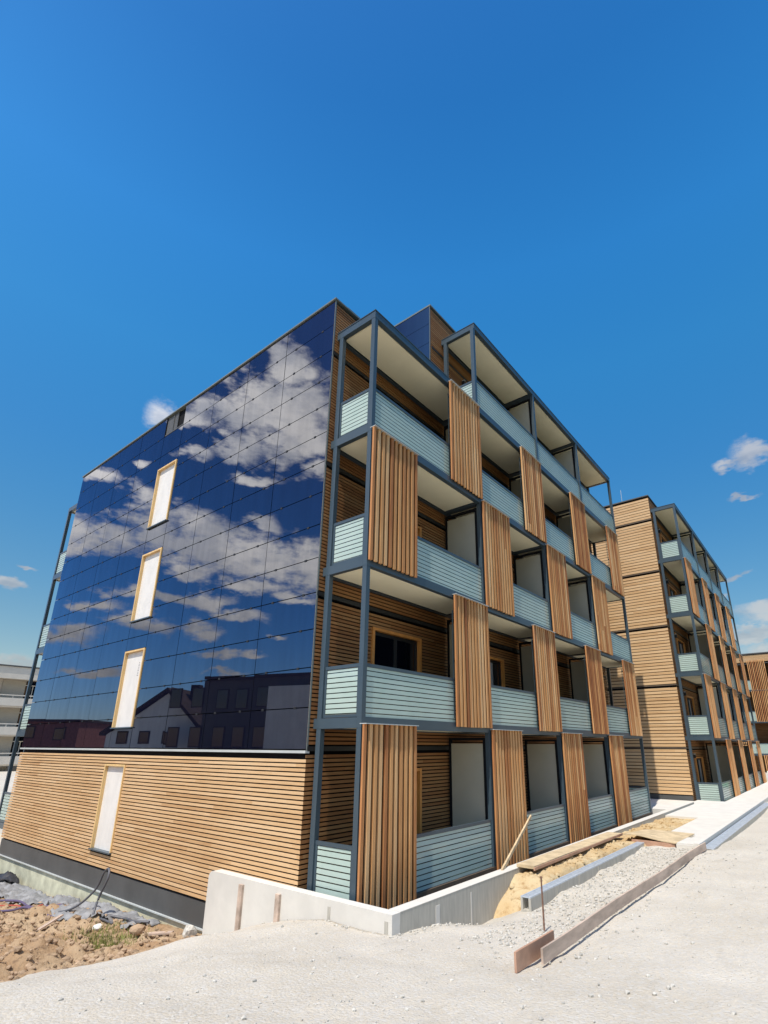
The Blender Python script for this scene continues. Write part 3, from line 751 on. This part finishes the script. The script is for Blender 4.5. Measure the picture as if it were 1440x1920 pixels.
# left run with a rounded end at the top
pts = [(poly_end+.98, z0), (poly_end+.98, zt-.12)]+[(poly_end+.98-.13*(1-math.cos(a)), zt-.12+.12*math.sin(a)) for a in (R(30), R(60), R(90))]+[(0, zt), (0, z0)]
n = len(pts); wl.v = [(0, y, z) for y, z in pts]+[(.17, y, z) for y, z in pts]
wl.f = [tuple(range(n)), tuple(range(2*n-1, n-1, -1))]+[(i, i+n, (i+1) % n+n, (i+1) % n) for i in range(n)]
wl.build('side_wall', M['concrete'], rw)
fw = MB(); fw.box(.172, 19.05, 0, .20, z0, zt-.002)
fw.build('front_wall', M['concrete2'], rw)
MB().box(.171, 19.05, -.003, .203, zt-.001, zt+.006).build('coping', M['concrete'], rw)
js = MB()
for (a, b_) in ((1.00,1.10), (1.97,2.0), (3.6,3.63), (6.2,6.23)): js.box(a, b_, -.006, -.0005, z0+.8, zt-.09)
js.build('form_joint', M['concrete'], rw)
ws = MB()
for y, w_ in ((1.19,.055), (.07,.06)): ws.box(-.007, -.0008, y, y+w_, z0+.9, zt-.09)
ws.build('form_joint', M['concrete2'], rw)
for i, (y, zb) in enumerate(((2.33,-.36),(1.34,-.06))):
    o = MB().box(-.345, -.302, y, y+.10, zb-.1, .345).build('wooden_batten', M['formface'])
    tag(o, ['longer brown batten standing against the white retaining wall, nearer its free end', 'shorter brown batten standing against the white retaining wall'][i], 'batten', 'battens on the retaining wall')

# ------------------------------------------------------------------ drain channels
def drain(name, x0, x1, y0, y1, zb, zt, label):
    o = empty(name, (x0, (y0+y1)/2, zb)); tag(o, label, 'drain channel', 'drain channels')
    w = y1-y0; hh = zt-zb; L = x1-x0; yh = w/2
    b = MB(); b.box(0, L, -yh, -yh+.035, 0, hh-.02); b.box(0, L, yh-.035, yh, 0, hh-.02); b.box(0, L, -yh+.036, yh-.036, 0, .05)
    for q in range(int(L)+1):
        if q*1.0+.03 < L: b.box(q*1.0, q*1.0+.03, -yh-.006, -yh-.0005, 0, hh-.03)
    b.build('channel_body', M['concrete2'], o)
    g = MB(); g.box(0, L, -yh+.002, -yh+.03, hh-.019, hh); g.box(0, L, yh-.03, yh-.002, hh-.019, hh)
    for q in range(int(L/.055)): g.box(q*.055, q*.055+.034, -yh+.031, yh-.031, hh-.016, hh-.003)
    g.build('grating', M['galv'], o); return o
drain('drain_channel', 1.92, 8.25, -1.92, -1.75, .13, .36, 'open ended drain channel with grating lying between yellow clay and gravel')
drain('drain_channel', 7.85, 20.6, -3.50, -3.27, .16, .42, 'long drain channel running along the kerb of the pale pavement')
kb = MB().box(7.80, 40, -3.235, -3.125, -.1, .50).build('kerb', M['concrete']); tag(kb, 'raised concrete kerb along the pavement edge beside the long drain channel', 'kerb')

# ------------------------------------------------------------------ loose site things
def plank(name, a, b, thick, height, mat, label, cat, group=None, lean=0.):
    a, b = Vector(a), Vector(b); d = b-a; L = d.length; d.normalize(); side = d.cross(Vector((0,0,1))).normalized(); up = side.cross(d)
    n_ = 24; mb = MB(); rr = random.Random(len(label))
    for i in range(n_+1):
        c = a+d*(L*i/n_)+side*(.0016*L*math.sin(i*.5+1)); h2 = height/2
        for (s_, q_) in ((-1,-1),(1,-1),(1,1),(-1,1)): mb.v.append(tuple(c+side*(s_*thick/2)+up*(q_*h2)))
    for i in range(n_):
        k = i*4
        mb.f += [(k,k+1,k+5,k+4),(k+1,k+2,k+6,k+5),(k+2,k+3,k+7,k+6),(k+3,k,k+4,k+7)]
    mb.f += [(3,2,1,0),(n_*4,n_*4+1,n_*4+2,n_*4+3)]
    o = mb.build(name, mat); tag(o, label, cat, group); return o
plank('formwork_board', (-.60,-3.29,.50), (7.75,-3.36,.48), .025, .145, M['formface'], 'long weathered formwork board set on edge in the gravel up to the kerb', 'board', 'formwork boards set on edge')
plank('formwork_board', (-.93,-3.16,.505), (-.02,-3.17,.495), .025, .18, M['formply'], 'short reddish formwork board on edge beside the rusty steel stake', 'board', 'formwork boards set on edge')
o = plank('site_plank', (3.35,-1.12,.475), (8.45,-1.12,.45), .36, .05, M['clayboard'], 'long sandy plank lying on the clay against the retaining wall', 'plank')
MB().box(3.33, 8.45, -1.325, -1.303, .43, .478).build('plank_edge', M['formply'], o)
ps = MB()
n_ = 14
for i in range(n_+1):
    t = i/n_; x = 8.12+.06*math.sin(t*3); y = -1.42-1.24*t
    zl = .50-.08*t+.05*math.sin(t*5)*(1-t)
    ps.v += [(x, y, zl-.02), (x+1.75, y-.06, .43-.02), (x+1.75, y-.06, .43), (x, y, zl)]
for i in range(n_):
    k = i*4; ps.f += [(k,k+4,k+5,k+1),(k+1,k+5,k+6,k+2),(k+2,k+6,k+7,k+3),(k+3,k+7,k+4,k)]
ps.f += [(0,1,2,3),(n_*4+3,n_*4+2,n_*4+1,n_*4)]
tag(ps.build('plywood_sheet', M['clayboard']), 'warped sandy plywood sheet lying over the clay at the end of the drain channel', 'plywood sheet')
tb = MB().box(8.16, 8.22, -2.62, -1.62, .26, .40).build('timber_edging', M['formply']); tag(tb, 'red brown edging timber under the front of the warped plywood sheet', 'timber')
cb = MB(); cb.box(8.2, 9.2, -3.10, -2.66, .372, .42); cb.box(8.12, 8.19, -3.1, -2.66, .2, .40)
tag(cb.build('concrete_block', M['concrete']), 'pale concrete block between the plywood sheet and the kerb', 'concrete block')
a, b_ = Vector((2.95,-.86,.44)), Vector((5.72,-.125,1.04))
d = (b_-a); dn = d.normalized(); sd_ = dn.cross(Vector((0,1,0))).normalized(); up = sd_.cross(dn)
tag(MB().obox((a+b_)/2, dn*d.length/2, sd_*.03, up*.018).build('leaning_batten', M['pine']), 'pale timber batten leaning on the second ground floor slat screen', 'batten')
sk = MB(); sk.tube([(.73,-2.70,.18),(.745,-2.695,.55),(.735,-2.70,.93)], [.012,.012,.010]); sk.tube([(.735,-2.70,.925),(.735,-2.70,.945)], .017)
tag(sk.build('steel_stake', M['rust'], smooth=False), 'thin rusty steel stake standing in the gravel by the short red board', 'stake')
# site bins cut off by the right edge of the frame
bn = MB(); bn.prism([(29.2,-3.35),(29.8,-3.35),(29.8,-2.75),(29.2,-2.75)], .42, 1.2); o = bn.build('waste_bin', M['greenpl'])
MB().box(29.15, 29.85, -3.4, -2.7, 1.21, 1.30).build('lid', M['white'], o); w = MB(); w.tube([(29.3,-3.38,.45),(29.3,-2.72,.45)], .09); w.build('wheel', M['lampblack'], o)
tag(o, 'green bin with pale lid past the end of the long drain channel', 'bin')
bo = MB(); bo.tube([(25.1,-3.2,.3),(25.1,-3.2,.40),(25.1,-3.2,.43),(25.1,-3.2,.80),(25.1,-3.2,.85)], [.19,.19,.09,.08,.05], 12)
tag(bo.build('marker_post', M['pinkpl']), 'short crimson marker post near the end of the long drain channel', 'post')

# ---- excavation: conduits, geotextile, stones
def spline(ctrl, n=14):
    out = []; c = [Vector(q) for q in ctrl]; c = [c[0]*2-c[1]]+c+[c[-1]*2-c[-2]]
    for i in range(1, len(c)-2):
        for t in np.linspace(0, 1, n, endpoint=False):
            p0, p1, p2, p3 = c[i-1:i+3]
            out.append(.5*((2*p1)+(-p0+p2)*t+(2*p0-5*p1+4*p2-p3)*t*t+(-p0+3*p1-3*p2+p3)*t**3))
    out.append(c[-2]); return out
zq = lambda x, y, dz=.03: (x, y, SZ(x, y)+dz)
hp = [zq(-1.6,8.2), zq(-1.0,7.4,.05), (-.72,6.95,-.35), (-.66,6.75,.02), (-.66,6.55,.12), (-.70,6.45,-.05), (-.74,6.62,-.42), zq(-.9,6.4,.04), zq(-1.05,5.9), zq(-.95,5.4,.0)]
tag(MB().tube(spline(hp), .022).build('conduit', M['hose'], smooth=True), 'grey conduit rising in an upright loop out of the excavation', 'conduit', 'conduits in the excavation')
cs = [([(-1.9,10.3),(-1.3,9.4),(-1.25,8.6),(-.9,7.9)], 'hosep', 'violet conduit lying across the grey sheet towards the loop'),
      ([(-2.0,9.6),(-1.6,8.7),(-1.5,8.1),(-1.2,7.4)], 'hosep', 'violet conduit lying lowest on the bare earth'),
      ([(-1.55,9.9),(-1.35,9.0),(-1.5,8.5),(-1.25,8.0)], 'hoser', 'thin red conduit lying among the violet ones'),
      ([(-.8,6.0),(-.55,5.6),(-.7,5.2),(-.5,4.9)], 'hose', 'short dark conduit curled at the foot of the plinth')]
for c_, mt, lb in cs:
    tag(MB().tube(spline([zq(x, y, .06+.05*math.sin(i*2.1)) for i, (x, y) in enumerate(c_)]), .024 if mt != 'hoser' else .014).build('conduit', M[mt], smooth=True), lb, 'conduit', 'conduits in the excavation')
xs4 = np.arange(-1.5,-.16,.045); ys4 = np.arange(5.0,15,.055); X4, Y4 = np.meshgrid(xs4, ys4, indexing='ij')
fold = np.abs(fbm(X4*2.2+Y4*1.4, Y4*.7-X4*.4, 1.5, 7., 4))*.16
Z4 = soil_z(X4, Y4)*.75+.25*np.interp(Y4, [5,14], [-.8,-1.2])+.035+fold
lim = -1.0+fbm(X4, Y4, .9, 3., 3)*.55
o = grid_obj('geotextile_sheet', xs4, ys4, Z4, M['tarp'], X4 > lim)
md = o.modifiers.new('thickness', 'SOLIDIFY'); md.thickness = .006
tag(o, 'crumpled grey geotextile sheet along the foot of the glass gabled building', 'sheet')
xs5 = np.arange(-1.9,-.16,.05); ys5 = np.arange(11.2,15.2,.06); X5, Y5 = np.meshgrid(xs5, ys5, indexing='ij')
Z5 = soil_z(X5, Y5)+.10+np.abs(fbm(X5*1.6+Y5, Y5*.6, 1.7, 4., 4))*.18
o = grid_obj('membrane_sheet', xs5, ys5, Z5, M['membrane'], (X5 > -1.25+fbm(X5, Y5, 1.1, 6., 3)*.7) & (Y5 > 12.5+fbm(X5, Y5, .9, 1., 3)*.6))
md = o.modifiers.new('thickness', 'SOLIDIFY'); md.thickness = .006
tag(o, 'crumpled black membrane sheet thrown down at the far end of the excavation', 'sheet')
rg = random.Random(31)
for i, (x, y, L, a, lb) in enumerate([(-1.7,6.6,.9,.5,'short splintered board half sunk in the earth below the conduit loop'),(-.75,4.05,.5,2.1,'broken board end lying near the free end of the retaining wall'),(-2.3,7.6,.7,1.3,'short splintered board lying lowest in the earth away from the wall')]):
    o = MB().box(-L/2, L/2, -.05, .05, 0, .025).build('scrap_board', M['formface'], loc=(x, y, SZ(x, y)+.04)); o.rotation_euler = (rg.uniform(-.2,.2), rg.uniform(-.25,.25), a)
    tag(o, lb, 'board', 'scrap boards in the excavation')
tag(MB().blob((-1.25,5.35,SZ(-1.25,5.35)+.02), .085, 3, sub=2).build('stone', M['white']), 'single white stone under the grey sheet', 'stone', 'stones in the excavation')
tag(MB().blob((-.95,4.45,SZ(-.95,4.45)+.08), .13, 8, sub=2).build('stone', M['clod']), 'round brown stone beside the grass tuft', 'stone', 'stones in the excavation')
tag(MB().blob((-.42,3.62,SZ(-.42,3.62)+.05), .14, 5, (.9,.7,.9), 2, .6).build('stone', M['stone']), 'grey stone wedged against the end of the retaining wall', 'stone', 'stones in the excavation')
gt = MB(); rg = random.Random(12)
for q in range(900):
    x, y = -1.35+rg.gauss(0,.28), 4.75+rg.gauss(0,.30); z = SZ(x, y); a = rg.uniform(0,6.28); h_ = rg.uniform(.05,.13)
    b = len(gt.v); dx, dy = math.cos(a)*.007, math.sin(a)*.007; lx, ly = rg.uniform(-.05,.05), rg.uniform(-.05,.05)
    gt.v += [(x-dx,y-dy,z-.01),(x+dx,y+dy,z-.01),(x+lx,y+ly,z+h_)]; gt.f.append((b,b+1,b+2))
tag(gt.build('grass', M['grass']), 'patch of young green grass on the bank of the excavation', 'grass', kind='stuff')
cl = MB(); rg = random.Random(5)
XY = []
while len(XY) < 3600:
    x, y = rg.uniform(-5.5,-.4), rg.uniform(.4,9.5)
    if float(sdist(np.array([x]), np.array([y]))[0]) > .05: XY.append((x, y))
ZZ = soil_z(np.array([[q[0] for q in XY]]), np.array([[q[1] for q in XY]]))[0]
for i, ((x, y), z) in enumerate(zip(XY, ZZ)):
    r_ = .011+.055*rg.random()**4; cl.blob((x, y, z+r_*.3), r_, i, (1,1,.75), 1, .5)
tag(cl.build('earth_clods', M['clod']), 'loose clods of brown earth strewn over the excavation', 'clods', kind='stuff')
sn = MB(); XY = []
while len(XY) < 5200:
    if rg.random() < .55:
        x, y = rg.uniform(-.2,8.0), rg.uniform(-3.3,-1.95)
    else:
        x, y = rg.uniform(-5,11), rg.uniform(-6,.5)
        if x > -.25 and y > -1.05: continue
        if rg.random() > math.exp(-abs(y+3.0)*.35): continue
    s_ = float(sdist(np.array([x]), np.array([y]))[0])
    if s_ > -.05 or (x > 1.6 and y > -1.95) or (-3.55 < y < -3.2 and x > 7.7): continue
    XY.append((x, y))
for q in range(420):
    t = rg.random()
    (x0, y0), (x1, y1) = rg.choice([((-.33,-1.02),(-.33,3.3)), ((-.33,-1.02),(2.0,-1.02)), ((1.9,-1.98),(8,-1.98)), ((-.5,-3.4),(7.7,-3.45))])
    XY.append((x0+(x1-x0)*t-abs(rg.gauss(0,.07)), y0+(y1-y0)*t-abs(rg.gauss(0,.09))))
gx = [int(np.clip(np.searchsorted(xs, q[0]), 1, len(xs)-1)) for q in XY]; gy = [int(np.clip(np.searchsorted(ys, q[1]), 1, len(ys)-1)) for q in XY]
for i, ((x, y), a, b) in enumerate(zip(XY, gx, gy)):
    z = float(Z[a, b]+Z[a-1, b-1])/2
    if z < -.6: continue
    r_ = .007+.021*rg.random()**3; sn.blob((x, y, z+r_*.25), r_, i, (1,.85,.7), 1, .5)
tag(sn.build('gravel_stones', M['stone']), 'loose limestone chips lying on the gravel lane', 'gravel', kind='stuff')
cs_ = MB(); rg = random.Random(15)
for i in range(420):
    x = rg.uniform(2.2,13.5); y = rg.uniform(-1.72,-1.0) if x < 8.1 else rg.uniform(-2.0,-1.0)
    a = min(int((x-1.6)/.07), len(xs3)-1); b = min(int((y+2.95)/.06), len(ys3)-1)
    r_ = .012+.04*rg.random()**3; cs_.blob((x, y, float(Z3[a, b])+r_*.3), r_, i, (1,1,.75), 1, .5)
tag(cs_.build('clay_clods', M['clay']), 'loose lumps of yellow clay beside the retaining wall', 'clods', kind='stuff')
